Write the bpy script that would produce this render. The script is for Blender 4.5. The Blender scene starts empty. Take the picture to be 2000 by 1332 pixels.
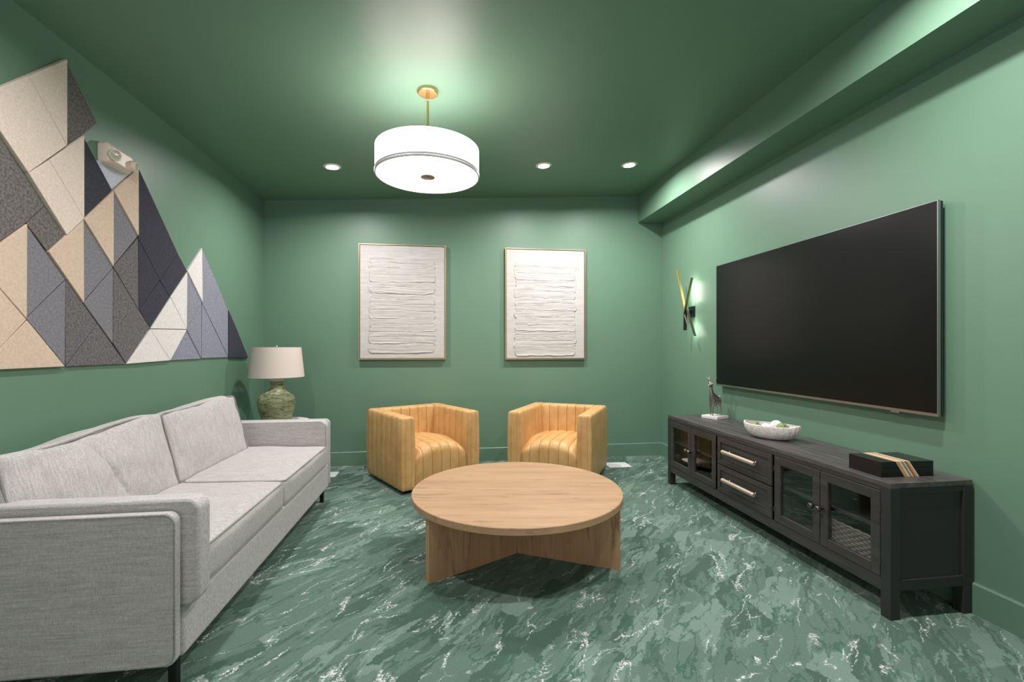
import bpy, bmesh, math, random
from mathutils import Vector, Matrix, noise as mnoise

random.seed(7)
PI = math.pi
SC = bpy.context.scene
COL = SC.collection

# ------------------------------------------------------------------ camera, world, exposure
CAM_H = 1.25
YAW = math.radians(7.97)
F_PX = 900.0
cd = bpy.data.cameras.new('camera'); cam = bpy.data.objects.new('camera', cd); COL.objects.link(cam)
cam.location = (0, 0, CAM_H); cam.rotation_euler = (PI / 2, 0, -YAW)
cd.sensor_width = 36; cd.lens = F_PX / 2000 * 36; cd.shift_y = 11 / 2000; cd.clip_start = 0.05
SC.camera = cam
SC.view_settings.view_transform = 'Standard'
SC.view_settings.look = 'None'
SC.view_settings.gamma = 1
SC.view_settings.use_curve_mapping = False
SC.view_settings.exposure = 0.42
W = bpy.data.worlds.new('world'); SC.world = W; W.use_nodes = True
W.node_tree.nodes['Background'].inputs[0].default_value = (1.0, 0.90, 0.89, 1)
W.node_tree.nodes['Background'].inputs[1].default_value = 0.80   # added ambient fill, reaching in through the open rear of the room
PENDANT_E = 7.5
PENDANT_UP = 2.4
SPOT_W = 22.0
SPOT_NEAR = 19.5

# ------------------------------------------------------------------ room measures
XL, XR, YB, Y0 = -1.865, 2.452, 5.04, -1.6
CZL, CSL = 2.749, 0.0571
XS, ZS = 2.166, 2.673
def ceil_z(x): return CZL + (x - XL) * CSL

# ------------------------------------------------------------------ materials
def srgb(r, g, b):
    def f(c):
        c /= 255.0
        return c / 12.92 if c <= 0.04045 else ((c + 0.055) / 1.055) ** 2.4
    return (f(r), f(g), f(b), 1)

class M:
    """tiny node-tree writer"""
    def __init__(s, name, col, rough=0.5, metal=0.0, spec=0.5, **kw):
        s.m = bpy.data.materials.new(name); s.m.use_nodes = True
        s.t = s.m.node_tree; s.b = s.t.nodes['Principled BSDF']
        s.b.inputs['Base Color'].default_value = col
        s.b.inputs['Roughness'].default_value = rough
        s.b.inputs['Metallic'].default_value = metal
        s.b.inputs['Specular IOR Level'].default_value = spec
        for k, v in kw.items(): s.b.inputs[k].default_value = v
    def n(s, typ, **kw):
        nd = s.t.nodes.new(typ)
        for k, v in kw.items():
            if hasattr(nd, k): setattr(nd, k, v)
        return nd
    def l(s, a, b): s.t.links.new(a, b)
    def pos(s, scale=(1, 1, 1), rot=(0, 0, 0), loc=(0, 0, 0), obj=True):
        tc = s.n('ShaderNodeTexCoord'); mp = s.n('ShaderNodeMapping')
        mp.inputs['Scale'].default_value = scale; mp.inputs['Rotation'].default_value = rot; mp.inputs['Location'].default_value = loc
        s.l(tc.outputs['Object'], mp.inputs['Vector']); return mp.outputs['Vector']
    def noise(s, vec, scale=5, detail=3, rough=0.5, dist=0.0, out=0):
        nd = s.n('ShaderNodeTexNoise'); nd.inputs['Scale'].default_value = scale; nd.inputs['Detail'].default_value = detail
        nd.inputs['Roughness'].default_value = rough; nd.inputs['Distortion'].default_value = dist
        s.l(vec, nd.inputs['Vector']); return nd.outputs[out]
    def ramp(s, fac, stops, interp='LINEAR'):
        nd = s.n('ShaderNodeValToRGB'); cr = nd.color_ramp; cr.interpolation = interp
        while len(cr.elements) < len(stops): cr.elements.new(0.5)
        for e, (p, c) in zip(cr.elements, stops):
            e.position = p; e.color = c if not isinstance(c, (int, float)) else (c, c, c, 1)
        s.l(fac, nd.inputs['Fac']); return nd.outputs['Color']
    def mix(s, fac, a, b, mode='MIX'):
        nd = s.n('ShaderNodeMix'); nd.data_type = 'RGBA'; nd.blend_type = mode
        for v, i in ((fac, 0), (a, 6), (b, 7)):
            if isinstance(v, (int, float)): nd.inputs[i].default_value = v
            elif isinstance(v, tuple): nd.inputs[i].default_value = v
            else: s.l(v, nd.inputs[i])
        return nd.outputs[2]
    def math(s, op, a, b=0.0, c=0.0):
        nd = s.n('ShaderNodeMath'); nd.operation = op
        for i, v in enumerate((a, b, c)):
            if isinstance(v, (int, float)): nd.inputs[i].default_value = v
            else: s.l(v, nd.inputs[i])
        return nd.outputs[0]
    def col(s, c): s.l(c, s.b.inputs['Base Color'])
    def bump(s, h, strength=0.3, dist=0.01, prev=None):
        nd = s.n('ShaderNodeBump'); nd.inputs['Strength'].default_value = strength; nd.inputs['Distance'].default_value = dist
        s.l(h, nd.inputs['Height'])
        if prev is not None: s.l(prev, nd.inputs['Normal'])
        s.l(nd.outputs[0], s.b.inputs['Normal']); return nd.outputs[0]

def wall_paint():
    a = M('green_wall_paint', srgb(102, 136, 114), 0.45, spec=0.45)
    v = a.pos()
    n1 = a.noise(v, 1.3, 3); a.col(a.mix(n1, srgb(100, 134, 112), srgb(104, 138, 116)))
    n2 = a.noise(v, 140, 2); a.bump(n2, 0.08, 0.002); return a.m
def carpet():
    a = M('marbled_green_carpet', srgb(90, 136, 112), 0.95, spec=0.1)
    a.b.inputs['Sheen Weight'].default_value = 0.15
    tc = a.n('ShaderNodeTexCoord'); P0 = tc.outputs['Object']
    def vadd(v, nz, k):
        w1 = a.n('ShaderNodeVectorMath'); w1.operation = 'SUBTRACT'; a.l(nz, w1.inputs[0]); w1.inputs[1].default_value = (0.5, 0.5, 0.5)
        w2 = a.n('ShaderNodeVectorMath'); w2.operation = 'SCALE'; a.l(w1.outputs[0], w2.inputs[0]); w2.inputs['Scale'].default_value = k
        w3 = a.n('ShaderNodeVectorMath'); w3.operation = 'ADD'; a.l(v, w3.inputs[0]); a.l(w2.outputs[0], w3.inputs[1]); return w3.outputs[0]
    P1 = vadd(P0, a.noise(P0, 2.6, 2, 0.5, out=1), 0.12)
    P2 = vadd(P1, a.noise(P0, 34, 3, 0.65, out=1), 0.035)
    def mapped(vec, rot, scale, loc=(0, 0, 0)):
        mp = a.n('ShaderNodeMapping'); mp.vector_type = 'TEXTURE'; mp.inputs['Rotation'].default_value = (0, 0, math.radians(-rot)); mp.inputs['Scale'].default_value = tuple(1 / q for q in scale)
        mp.inputs['Location'].default_value = loc; a.l(vec, mp.inputs['Vector']); return mp.outputs[0]
    def cells(vec, scale, feat='F1'):
        nd = a.n('ShaderNodeTexVoronoi'); nd.feature = feat; nd.inputs['Scale'].default_value = scale; a.l(vec, nd.inputs['Vector']); return nd
    DK, MD, LT = srgb(70, 99, 85), srgb(94, 122, 108), srgb(117, 144, 131)
    # angular facets of three greens
    c1 = cells(mapped(P2, -50, (0.5, 1.3, 1)), 7.0)
    sep = a.n('ShaderNodeSeparateColor'); a.l(c1.outputs['Color'], sep.inputs[0])
    base = a.ramp(sep.outputs[0], [(0.0, DK), (0.30, MD), (0.72, LT)], 'CONSTANT')
    # streaks laid over the facets
    st = a.noise(mapped(P2, -50, (0.45, 2.0, 1), (3, 1, 0)), 7.5, 3, 0.6)
    base = a.mix(a.ramp(st, [(0.54, 0), (0.555, 0.85)]), base, MD)
    st2 = a.noise(mapped(P2, -44, (0.4, 2.2, 1), (7, 2, 0)), 8.5, 4, 0.65)
    base = a.mix(a.ramp(st2, [(0.585, 0), (0.60, 0.75)]), base, LT)
    st3 = a.noise(mapped(P2, -56, (0.4, 2.3, 1), (1, 12, 0)), 8, 4, 0.65)
    base = a.mix(a.ramp(st3, [(0.59, 0), (0.605, 0.8)]), base, DK)
    # dark hair lines
    dv = a.noise(mapped(P2, -48, (0.35, 1.7, 1), (1, 5, 0)), 6, 2, 0.5)
    dl_ = a.math('ABSOLUTE', a.math('SUBTRACT', dv, 0.5))
    base = a.mix(a.ramp(dl_, [(0.0, 0.8), (0.008, 0.7), (0.014, 0)]), base, srgb(58, 98, 80))
    # broken white veins along two directions
    br = a.ramp(a.noise(P0, 90, 3, 0.7), [(0.46, 0), (0.52, 1)])
    for rot, sc_, w, loc, g0 in ((-48, 4.4, 0.011, (4, 9, 0), 0.505), (-72, 3.4, 0.013, (14, 2, 0), 0.56), (-15, 3.2, 0.010, (6, 21, 0), 0.57)):
        wv = a.noise(mapped(P2, rot, (0.32, 1.6, 1), loc), sc_, 2, 0.5)
        wl = a.math('ABSOLUTE', a.math('SUBTRACT', wv, 0.5))
        gate = a.ramp(a.noise(mapped(P1, rot, (0.8, 1.4, 1), (loc[1], 3, 0)), 4.5, 3, 0.6), [(g0, 0), (g0 + 0.05, 1)])
        wm = a.mix(1.0, a.mix(1.0, a.ramp(wl, [(0.0, 1), (w * 0.35, 0.9), (w * 0.9, 0)]), gate, 'MULTIPLY'), br, 'MULTIPLY')
        base = a.mix(wm, base, srgb(222, 226, 223))
    pile = a.noise(P0, 260, 3, 0.8)
    base = a.mix(1.0, base, a.ramp(pile, [(0.32, 0.62), (0.68, 1.34)]), 'MULTIPLY')
    a.col(base); a.bump(pile, 0.6, 0.006); return a.m
def fabric(name='heathered_grey_fabric', c1=(190, 187, 184), c2=(212, 210, 208), sc=1.0):
    a = M(name, srgb(*c1), 0.92, spec=0.15)
    a.b.inputs['Sheen Weight'].default_value = 0.2
    v = a.pos()
    big = a.noise(a.pos((1, 6, 6)), 22, 3, 0.6)
    c = a.mix(a.ramp(big, [(0.1, 0), (0.9, 1)]), srgb(*c1), srgb(*c2))
    h1 = a.noise(a.pos((1, 6, 7)), 75 * sc, 3, 0.7); h2 = a.noise(a.pos((7, 1.5, 1)), 75 * sc, 2, 0.6)
    h = a.mix(0.45, h1, h2)
    c = a.mix(1.0, c, a.ramp(h, [(0.34, 0.66), (0.64, 1.14)]), 'MULTIPLY')
    a.col(c)
    slub = a.noise(a.pos((9, 130, 190)), 1.0, 3, 0.6); c = a.mix(1.0, c, a.ramp(slub, [(0.32, 0.84), (0.66, 1.10)]), 'MULTIPLY'); a.col(c)
    fine = a.noise(v, 420, 2, 0.7)
    n = a.bump(h, 0.6, 0.006); a.bump(fine, 0.4, 0.002, n); return a.m
def leather():
    a = M('tan_leather', srgb(214, 160, 98), 0.42, spec=0.4)
    v = a.pos(); n1 = a.noise(v, 7, 4, 0.6)
    c = a.mix(a.ramp(n1, [(0.3, 0), (0.7, 1)]), srgb(198, 153, 94), srgb(218, 176, 120))
    n2 = a.noise(a.pos((1, 1, 0.5)), 24, 4, 0.6)
    c = a.mix(1.0, c, a.ramp(n2, [(0.25, 0.9), (0.75, 1.08)]), 'MULTIPLY'); a.col(c)
    a.l(a.ramp(n2, [(0.3, 0.34), (0.7, 0.5)]), a.b.inputs['Roughness'])
    a.bump(a.noise(v, 220, 3, 0.6), 0.12, 0.002); return a.m
def wood(name, cols, axis=0, sc=1.0, rough=0.5, spec=0.3, crack=0.5):
    a = M(name, srgb(*cols[1]), rough, spec=spec)
    s = [7.0, 7.0, 7.0]; s[axis] = 0.55
    v = a.pos(tuple(s))
    g = a.noise(v, 2.2 * sc, 6, 0.62, 0.6)
    c = a.ramp(g, [(0.25, srgb(*cols[0])), (0.5, srgb(*cols[1])), (0.75, srgb(*cols[2]))])
    s2 = [60.0, 60.0, 60.0]; s2[axis] = 2.0
    f = a.noise(a.pos(tuple(s2)), 2.0, 3, 0.6)
    c = a.mix(1.0, c, a.ramp(f, [(0.25, 0.90), (0.7, 1.05)]), 'MULTIPLY')
    s3 = [9.0, 9.0, 9.0]; s3[axis] = 0.9
    k = a.noise(a.pos(tuple(s3), loc=(3, 5, 2)), 2.6 * sc, 4, 0.7, 1.2)
    c = a.mix(a.ramp(k, [(0.60, 0), (0.65, crack), (0.72, crack)]), c, srgb(*[int(q * 0.62) for q in cols[0]]))
    a.col(c); a.bump(f, 0.12, 0.002); return a.m
def felt(name, c, speck=0.0):
    a = M(name, srgb(*c), 0.95, spec=0.1)
    v = a.pos()
    n = a.noise(v, 85, 4, 0.75); n0 = a.noise(v, 260, 2, 0.7)
    lo = 1 - 0.10 - speck; hi = 1 + 0.08 + speck
    cc = a.mix(1.0, srgb(*c), a.ramp(n, [(0.36, lo), (0.64, hi)]), 'MULTIPLY')
    cc = a.mix(1.0, cc, a.ramp(n0, [(0.3, 1 - speck * 0.6 - 0.04), (0.7, 1 + speck * 0.6 + 0.04)]), 'MULTIPLY')
    a.col(cc); a.bump(n0, 0.3, 0.002); return a.m
def plain(name, c, rough=0.5, metal=0.0, spec=0.5, bump=0.0, bs=100, **kw):
    a = M(name, srgb(*c), rough, metal, spec, **kw)
    v = a.pos(); n = a.noise(v, 6, 3)
    lo = tuple(max(0, int(x * 0.965)) for x in c); hi = tuple(min(255, int(x * 1.03)) for x in c)
    a.col(a.mix(n, srgb(*lo), srgb(*hi)))
    if bump: a.bump(a.noise(v, bs, 3, 0.6), bump, 0.003)
    return a.m
def emis(name, c, s):
    m = bpy.data.materials.new(name); m.use_nodes = True
    b = m.node_tree.nodes['Principled BSDF']; b.inputs['Base Color'].default_value = srgb(*c)
    b.inputs['Emission Color'].default_value = srgb(*c); b.inputs['Emission Strength'].default_value = s
    b.inputs['Roughness'].default_value = 0.8
    return m
def glass():
    m = bpy.data.materials.new('cabinet_glass'); m.use_nodes = True; t = m.node_tree; t.nodes.clear()
    o = t.nodes.new('ShaderNodeOutputMaterial'); tr = t.nodes.new('ShaderNodeBsdfTransparent'); gl = t.nodes.new('ShaderNodeBsdfGlossy')
    tr.inputs[0].default_value = (0.96, 0.96, 0.96, 1); gl.inputs['Roughness'].default_value = 0.03
    fr = t.nodes.new('ShaderNodeFresnel'); ge = t.nodes.new('ShaderNodeNewGeometry')
    # thin pane: the same reflectance on its inner face as on its outer one
    ma = t.nodes.new('ShaderNodeMath'); ma.operation = 'MULTIPLY_ADD'; ma.inputs[1].default_value = -0.8333; ma.inputs[2].default_value = 1.5
    t.links.new(ge.outputs['Backfacing'], ma.inputs[0]); t.links.new(ma.outputs[0], fr.inputs[0]); mx = t.nodes.new('ShaderNodeMixShader')
    t.links.new(fr.outputs[0], mx.inputs[0]); t.links.new(tr.outputs[0], mx.inputs[1]); t.links.new(gl.outputs[0], mx.inputs[2])
    t.links.new(mx.outputs[0], o.inputs[0]); return m
def glaze():
    a = M('mossy_glaze', srgb(140, 150, 120), 0.45, spec=0.5)
    n = a.noise(a.pos((1, 1, 4.5)), 11, 5, 0.7, 0.8)
    c = a.ramp(n, [(0.30, srgb(62, 62, 52)), (0.42, srgb(108, 110, 86)), (0.50, srgb(138, 150, 92)), (0.56, srgb(150, 152, 132)), (0.8, srgb(186, 188, 176))])
    sp = a.noise(a.pos(), 90, 3, 0.7); c = a.mix(a.ramp(sp, [(0.62, 0), (0.7, 0.7)]), c, srgb(225, 228, 205))
    c = a.mix(a.ramp(a.noise(a.pos((1, 1, 3)), 30, 3, 0.7), [(0.58, 0), (0.68, 0.8)]), c, srgb(70, 70, 60))
    a.col(c); a.bump(sp, 0.4, 0.004); return a.m
def painting_mat():
    a = M('textured_white_paint', srgb(206, 203, 200), 0.6, spec=0.3)
    n = a.noise(a.pos((1.2, 1, 9)), 6, 4, 0.6, 0.6)
    c = a.mix(a.ramp(n, [(0.35, 0), (0.65, 1)]), srgb(186, 183, 180), srgb(200, 198, 195))
    at = a.n('ShaderNodeAttribute'); at.attribute_name = 'tone'
    c = a.mix(1.0, c, at.outputs['Color'], 'MULTIPLY')
    a.col(c); a.bump(a.noise(a.pos((1.5, 1, 40)), 12, 3, 0.7), 0.15, 0.002); return a.m

WALL = wall_paint(); CARPET = carpet(); FAB = fabric(); LEA = leather()
FAB_PIPE_SHADE = fabric('grey_piping_seam_shade', (150, 147, 144), (166, 163, 160))  # darker than the sofa fabric: seam shadow put into the piping colour
OAK_X = wood('light_oak_top', [(162, 130, 98), (178, 145, 111), (188, 156, 123)], 0, 1.0, 0.45, 0.35, 0.4)
OAK_Z = wood('light_oak_panel', [(164, 128, 94), (182, 146, 110), (192, 158, 124)], 2, 1.0, 0.5, 0.3, 0.55)
BLK_Y = wood('charcoal_stained_wood', [(50, 47, 46), (62, 59, 58), (74, 71, 70)], 1, 1.6, 0.42, 0.4, 0.25)
BLK_TOP = wood('charcoal_grained_top', [(58, 55, 54), (78, 75, 74), (104, 101, 99)], 1, 2.2, 0.4, 0.45, 0.2)
BLK_P = plain('charcoal_paint', (50, 50, 51), 0.5, 0, 0.35)
SCREEN = plain('black_screen', (12, 12, 12), 0.28, 0, 0.32)
SILVER = plain('brushed_silver', (176, 177, 182), 0.32, 1.0)
NICKEL = plain('aged_nickel', (206, 190, 172), 0.5, 0.8)
PEWTER = plain('pewter', (120, 116, 112), 0.3, 1.0)
BRASS = plain('satin_brass', (226, 194, 136), 0.3, 1.0)
BLKM = plain('black_metal', (26, 26, 27), 0.4, 0.3)
WHITE = plain('white_plastic', (228, 222, 214), 0.4)
LEDW = emis('downlight_lens', (255, 250, 242), 30)
GLASS = glass()

# ------------------------------------------------------------------ geometry helpers
def link(name, me, mat, parent=None, loc=(0, 0, 0), rot=(0, 0, 0), smooth=True, bevel=0, seg=2, sub=0):
    o = bpy.data.objects.new(name, me); COL.objects.link(o)
    if mat is not None: me.materials.append(mat)
    if smooth:
        me.shade_smooth()
        try: me.set_sharp_from_angle(angle=math.radians(38))
        except Exception: pass
    o.location = loc; o.rotation_euler = rot
    if parent is not None: o.parent = parent
    if bevel:
        b = o.modifiers.new('bevel', 'BEVEL'); b.width = bevel; b.segments = seg; b.limit_method = 'ANGLE'; b.angle_limit = math.radians(40)
        b.harden_normals = False
    if sub:
        b = o.modifiers.new('sub', 'SUBSURF'); b.levels = sub; b.render_levels = sub
    return o
def empty(name, label, cat, loc=(0, 0, 0), rz=0, group=None):
    o = bpy.data.objects.new(name, None); COL.objects.link(o); o.location = loc; o.rotation_euler = (0, 0, rz)
    o['label'] = label; o['category'] = cat
    if group: o['group'] = group
    return o
def tag(o, label, cat, group=None):
    o['label'] = label; o['category'] = cat
    if group: o['group'] = group
    return o
class MB:
    def __init__(s): s.v = []; s.f = []
    def add(s, vs, fs):
        k = len(s.v); s.v += [tuple(p) for p in vs]; s.f += [tuple(i + k for i in f) for f in fs]; return s
    def box(s, x0, x1, y0, y1, z0, z1):
        return s.add([(x0, y0, z0), (x1, y0, z0), (x1, y1, z0), (x0, y1, z0), (x0, y0, z1), (x1, y0, z1), (x1, y1, z1), (x0, y1, z1)],
                     [(0, 3, 2, 1), (4, 5, 6, 7), (0, 1, 5, 4), (1, 2, 6, 5), (2, 3, 7, 6), (3, 0, 4, 7)])
    def prism(s, poly, d, plane='xy', a=0.0):
        """poly extruded from a to d along the third axis"""
        def P(p, t):
            if plane == 'xy': return (p[0], p[1], t)
            if plane == 'xz': return (p[0], t, p[1])
            return (t, p[0], p[1])
        n = len(poly); vs = [P(p, a) for p in poly] + [P(p, d) for p in poly]
        return s.add(vs, [tuple(range(n))[::-1], tuple(range(n, 2 * n))] + [(i, (i + 1) % n, n + (i + 1) % n, n + i) for i in range(n)])
    def lathe(s, prof, seg=48, c=(0, 0, 0), cap=True):
        n = len(prof); vs = []
        for r, z in prof:
            for k in range(seg):
                t = 2 * PI * k / seg; vs.append((c[0] + r * math.cos(t), c[1] + r * math.sin(t), c[2] + z))
        fs = [(i * seg + k, i * seg + (k + 1) % seg, (i + 1) * seg + (k + 1) % seg, (i + 1) * seg + k) for i in range(n - 1) for k in range(seg)]
        if cap: fs += [tuple(range(seg))[::-1], tuple(range((n - 1) * seg, n * seg))]
        return s.add(vs, fs)
    def tube(s, pts, r, seg=8, closed=False):
        pts = [Vector(p) for p in pts]; n = len(pts); rs = r if isinstance(r, (list, tuple)) else [r] * n
        vs = []; up = None
        for i, p in enumerate(pts):
            a = pts[(i - 1) % n] if (closed or i > 0) else p; b = pts[(i + 1) % n] if (closed or i < n - 1) else p
            d = (b - a).normalized()
            if up is None: up = d.orthogonal().normalized()
            up = (up - d * up.dot(d)).normalized(); q = d.cross(up)
            for k in range(seg):
                t = 2 * PI * k / seg; vs.append(p + (up * math.cos(t) + q * math.sin(t)) * rs[i])
        m = n if closed else n - 1
        fs = [(i * seg + k, i * seg + (k + 1) % seg, ((i + 1) % n) * seg + (k + 1) % seg, ((i + 1) % n) * seg + k) for i in range(m) for k in range(seg)]
        if not closed: fs += [tuple(range(seg))[::-1], tuple(range((n - 1) * seg, n * seg))]
        return s.add(vs, fs)
    def xf(s, mat):
        s.v = [tuple(mat @ Vector(p)) for p in s.v]; return s
    def mesh(s, name, fix=True):
        me = bpy.data.meshes.new(name); me.from_pydata(s.v, [], s.f); me.update()
        if fix:
            bm = bmesh.new(); bm.from_mesh(me); bmesh.ops.recalc_face_normals(bm, faces=bm.faces); bm.to_mesh(me); bm.free()
        return me
    def build(s, name, mat, parent=None, **kw): return link(name, s.mesh(name), mat, parent, **kw)
def struct(o): o['kind'] = 'structure'; return o
def box(name, b, mat, parent=None, **kw): return MB().box(*b).build(name, mat, parent, **kw)

def rrect(w, h, r, n=6):
    pts = []
    for cx, cy, a0 in ((w / 2 - r, h / 2 - r, 0), (-w / 2 + r, h / 2 - r, 90), (-w / 2 + r, -h / 2 + r, 180), (w / 2 - r, -h / 2 + r, 270)):
        for k in range(n + 1):
            t = math.radians(a0 + 90 * k / n); pts.append((cx + r * math.cos(t), cy + r * math.sin(t)))
    return pts
def soft_box(w, d, h, r, crown=(0, 0, 0), nx=22, ny=16, nz=6, wob=0.0, seed=0):
    """rounded box centred at the origin whose faces swell: a stuffed cushion"""
    vs, fs, idx = [], [], {}
    def vert(i, j, k):
        key = (i, j, k)
        if key in idx: return idx[key]
        u = [2 * i / nx - 1, 2 * j / ny - 1, 2 * k / nz - 1]
        H = [w / 2, d / 2, h / 2]
        p = [u[a] * H[a] for a in range(3)]
        q = [max(-(H[a] - r), min(H[a] - r, p[a])) for a in range(3)]
        dv = Vector((p[0] - q[0], p[1] - q[1], p[2] - q[2]))
        if dv.length > 1e-9: dv = dv.normalized() * r
        p = [q[a] + dv[a] for a in range(3)]
        for a in range(3):
            b, c = [x for x in (0, 1, 2) if x != a]
            f = (1 - abs(u[b]) ** 2.4) * (1 - abs(u[c]) ** 2.4)
            p[a] += crown[a] * f * u[a]
        if wob:
            nn = mnoise.noise(Vector((p[0] * 4 + seed, p[1] * 4, p[2] * 4))); n2 = mnoise.noise(Vector((p[0] * 10, p[1] * 10 + seed, p[2] * 10)))
            e = max(abs(u[0]), abs(u[1]), abs(u[2]))
            for a in range(3): p[a] += (nn * 0.7 + n2 * 0.3) * wob * (u[a] if abs(u[a]) > 0.5 else 0)
        idx[key] = len(vs); vs.append(tuple(p)); return idx[key]
    for (na, nb, mk) in ((nx, ny, lambda i, j, s: vert(i, j, nz * s)), (nx, nz, lambda i, j, s: vert(i, ny * s, j)), (ny, nz, lambda i, j, s: vert(nx * s, i, j))):
        for s in (0, 1):
            for i in range(na):
                for j in range(nb): fs.append((mk(i, j, s), mk(i + 1, j, s), mk(i + 1, j + 1, s), mk(i, j + 1, s)))
    m = MB(); m.v = vs; m.f = fs; return m

# ------------------------------------------------------------------ room shell
struct(box('floor', (XL - 0.1, XR + 0.1, Y0, YB + 0.1, -0.1, 0), CARPET))
T = 0.12
struct(box('wall_left', (XL - T, XL, Y0, YB + T, -0.1, 3.2), WALL))
struct(box('wall_right', (XR, XR + T, Y0, YB + T, -0.1, 3.2), WALL))
struct(box('wall_back', (XL, XR, YB, YB + T, -0.1, 3.2), WALL))
DL = [(-0.982, 4.142), (0.871, 4.128), (1.684, 4.116), (-0.982, 1.62), (0.871, 1.62), (1.684, 1.62)]
zc0, zc1 = ceil_z(XL), ceil_z(XR)
struct(MB().prism([(XL, zc0), (XR, zc1), (XR, zc1 + 0.15), (XL, zc0 + 0.15)], Y0, 'xz', YB).build('ceiling', WALL))
struct(MB().prism([(XS, ZS), (XR, ZS), (XR, ceil_z(XR)), (XS, ceil_z(XS))], Y0, 'xz', YB).build('trim_1', WALL))
BBP = [(0, 0), (0.016, 0), (0.016, 0.138), (0.009, 0.145), (0, 0.145)]
struct(MB().prism([(YB - a, b) for a, b in BBP], XR, 'yz', XL).build('baseboard_back', WALL))
struct(MB().prism([(XL + a, b) for a, b in BBP], YB - 0.016, 'xz', Y0).build('baseboard_left', WALL))
struct(MB().prism([(XR - a, b) for a, b in BBP], YB - 0.016, 'xz', Y0).build('baseboard_right', WALL))

# ------------------------------------------------------------------ recessed downlights
def spot(loc, watts, name='downlight_beam', parent=None):
    ld = bpy.data.lights.new(name, 'AREA'); ld.shape = 'DISK'; ld.size = 0.10; ld.energy = watts; ld.spread = math.radians(166)
    ld.color = (1.0, 0.93, 0.93)
    o = bpy.data.objects.new(name, ld); COL.objects.link(o); o.location = loc
    if parent is not None: o.parent = parent
    return o
dl_labels = ['bright recessed ceiling light left of the white drum pendant',
             'bright recessed ceiling light right of the drum pendant, the middle of the row of three',
             'bright recessed ceiling light nearest the beam along the right wall',
             'recessed ceiling light of the near row, above the grey sofa arm',
             'recessed ceiling light of the near row, above the carpet before the round table',
             'recessed ceiling light of the near row, beside the beam above the black box']
tilt = -math.atan(CSL)
for (x, y), lab in zip(DL, dl_labels):
    t = empty('recessed_downlight', lab, 'ceiling light', (x, y, ceil_z(x)), 0, 'recessed downlights in the green ceiling')
    t.rotation_euler = (0, tilt, 0)
    MB().lathe([(0.052, -0.001), (0.052, -0.008), (0.066, -0.007), (0.074, -0.002), (0.074, 0.004), (0.052, 0.004), (0.052, -0.001)], 40, cap=False).build('trim_ring', WHITE, t)
    MB().lathe([(0.0015, -0.004), (0.053, -0.004), (0.053, 0.002), (0.0015, 0.002)], 40).build('lens', LEDW, t)
    spot((0, 0, -0.012), SPOT_W if y > 3 else SPOT_NEAR, parent=t)

# ------------------------------------------------------------------ drum pendant
PX, PY = -0.122, 2.925
pt = empty('pendant_lamp', 'white drum pendant lamp on a brass rod hanging from the green ceiling', 'pendant lamp', (PX, PY, 0))
cz = ceil_z(PX)
SHADE = emis('lit_white_shade', (255, 244, 244), PENDANT_E * 0.5)
DIFF = emis('lit_white_diffuser', (255, 244, 244), PENDANT_E * 0.4)
R = 0.318
MB().lathe([(0.062, 0.0), (0.064, -0.004), (0.064, -0.022), (0.060, -0.026), (0.002, -0.027)], 48, (0, 0, cz + 0.004)).build('canopy', BRASS, pt)
MB().lathe([(0.011, cz - 0.022), (0.011, cz - 0.06), (0.008, cz - 0.062), (0.008, 2.40), (0.008, 2.36)], 20).build('rod', BRASS, pt)
MB().lathe([(R - 0.004, 2.324), (R, 2.324), (R, 2.478), (R - 0.004, 2.478), (R - 0.004, 2.324)], 96, cap=False).build('shade', SHADE, pt)
band = MB()
for z in (2.312, 2.325): band.lathe([(R - 0.004, z), (R + 0.003, z), (R + 0.004, z + 0.005), (R + 0.003, z + 0.011), (R - 0.004, z + 0.011), (R - 0.004, z)], 96, cap=False)
band.build('trim_band', plain('grey_ribbon', (178, 178, 180), 0.5), pt)
MB().lathe([(0.002, 2.312), (R - 0.004, 2.312), (R - 0.004, 2.317), (0.002, 2.317)], 96).build('diffuser', DIFF, pt)
MB().lathe([(0.002, 2.295), (0.006, 2.296), (0.008, 2.303), (0.044, 2.306), (0.045, 2.312)], 40).build('finial', plain('nickel_finial', (150, 140, 128), 0.35, 1.0), pt)
spd = MB()
for k in range(3):
    a = 2 * PI * k / 3 + 0.4; spd.tube([(0, 0, 2.47), ((R - 0.005) * math.cos(a), (R - 0.005) * math.sin(a), 2.47)], 0.002, 6)
spd.build('spider', BRASS, pt)
ld = bpy.data.lights.new('pendant_bulb', 'POINT'); ld.energy = PENDANT_UP; ld.shadow_soft_size = 0.07; ld.color = (1, 0.90, 0.90)
o = bpy.data.objects.new('pendant_bulb', ld); COL.objects.link(o); o.parent = pt; o.location = (0.10, 0, 2.425)

# ------------------------------------------------------------------ mountain of felt panels on the left wall
def on_left(u, v, x):
    a = (u - 1000) / F_PX; b = (677 - v) / F_PX; c, s = math.cos(YAW), math.sin(YAW)
    r = (a * c + s, -a * s + c, b); t = x / r[0]; return (r[1] * t, CAM_H + r[2] * t)
FM = {'b': felt('felt_sand', (212, 191, 172), 0.0), 'w': felt('felt_ivory', (226, 212, 199), 0.0), 'W': felt('felt_white', (224, 221, 218), 0.0),
      'g': felt('felt_grey', (128, 128, 134), 0.10), 's': felt('felt_speckled_grey', (108, 106, 108), 0.26), 'S': felt('felt_dark_speckle', (112, 108, 106), 0.34),
      'n': felt('felt_slate', (66, 67, 76), 0.08), 'l': felt('felt_lavender_grey', (140, 143, 156), 0.14), 'p': felt('felt_pale_blue', (196, 200, 212), 0.02)}
FN = {'b': 'sand', 'w': 'ivory', 'W': 'white', 'g': 'grey', 's': 'speckled grey', 'S': 'dark speckled grey', 'n': 'dark slate', 'l': 'lavender grey', 'p': 'pale blue'}
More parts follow.
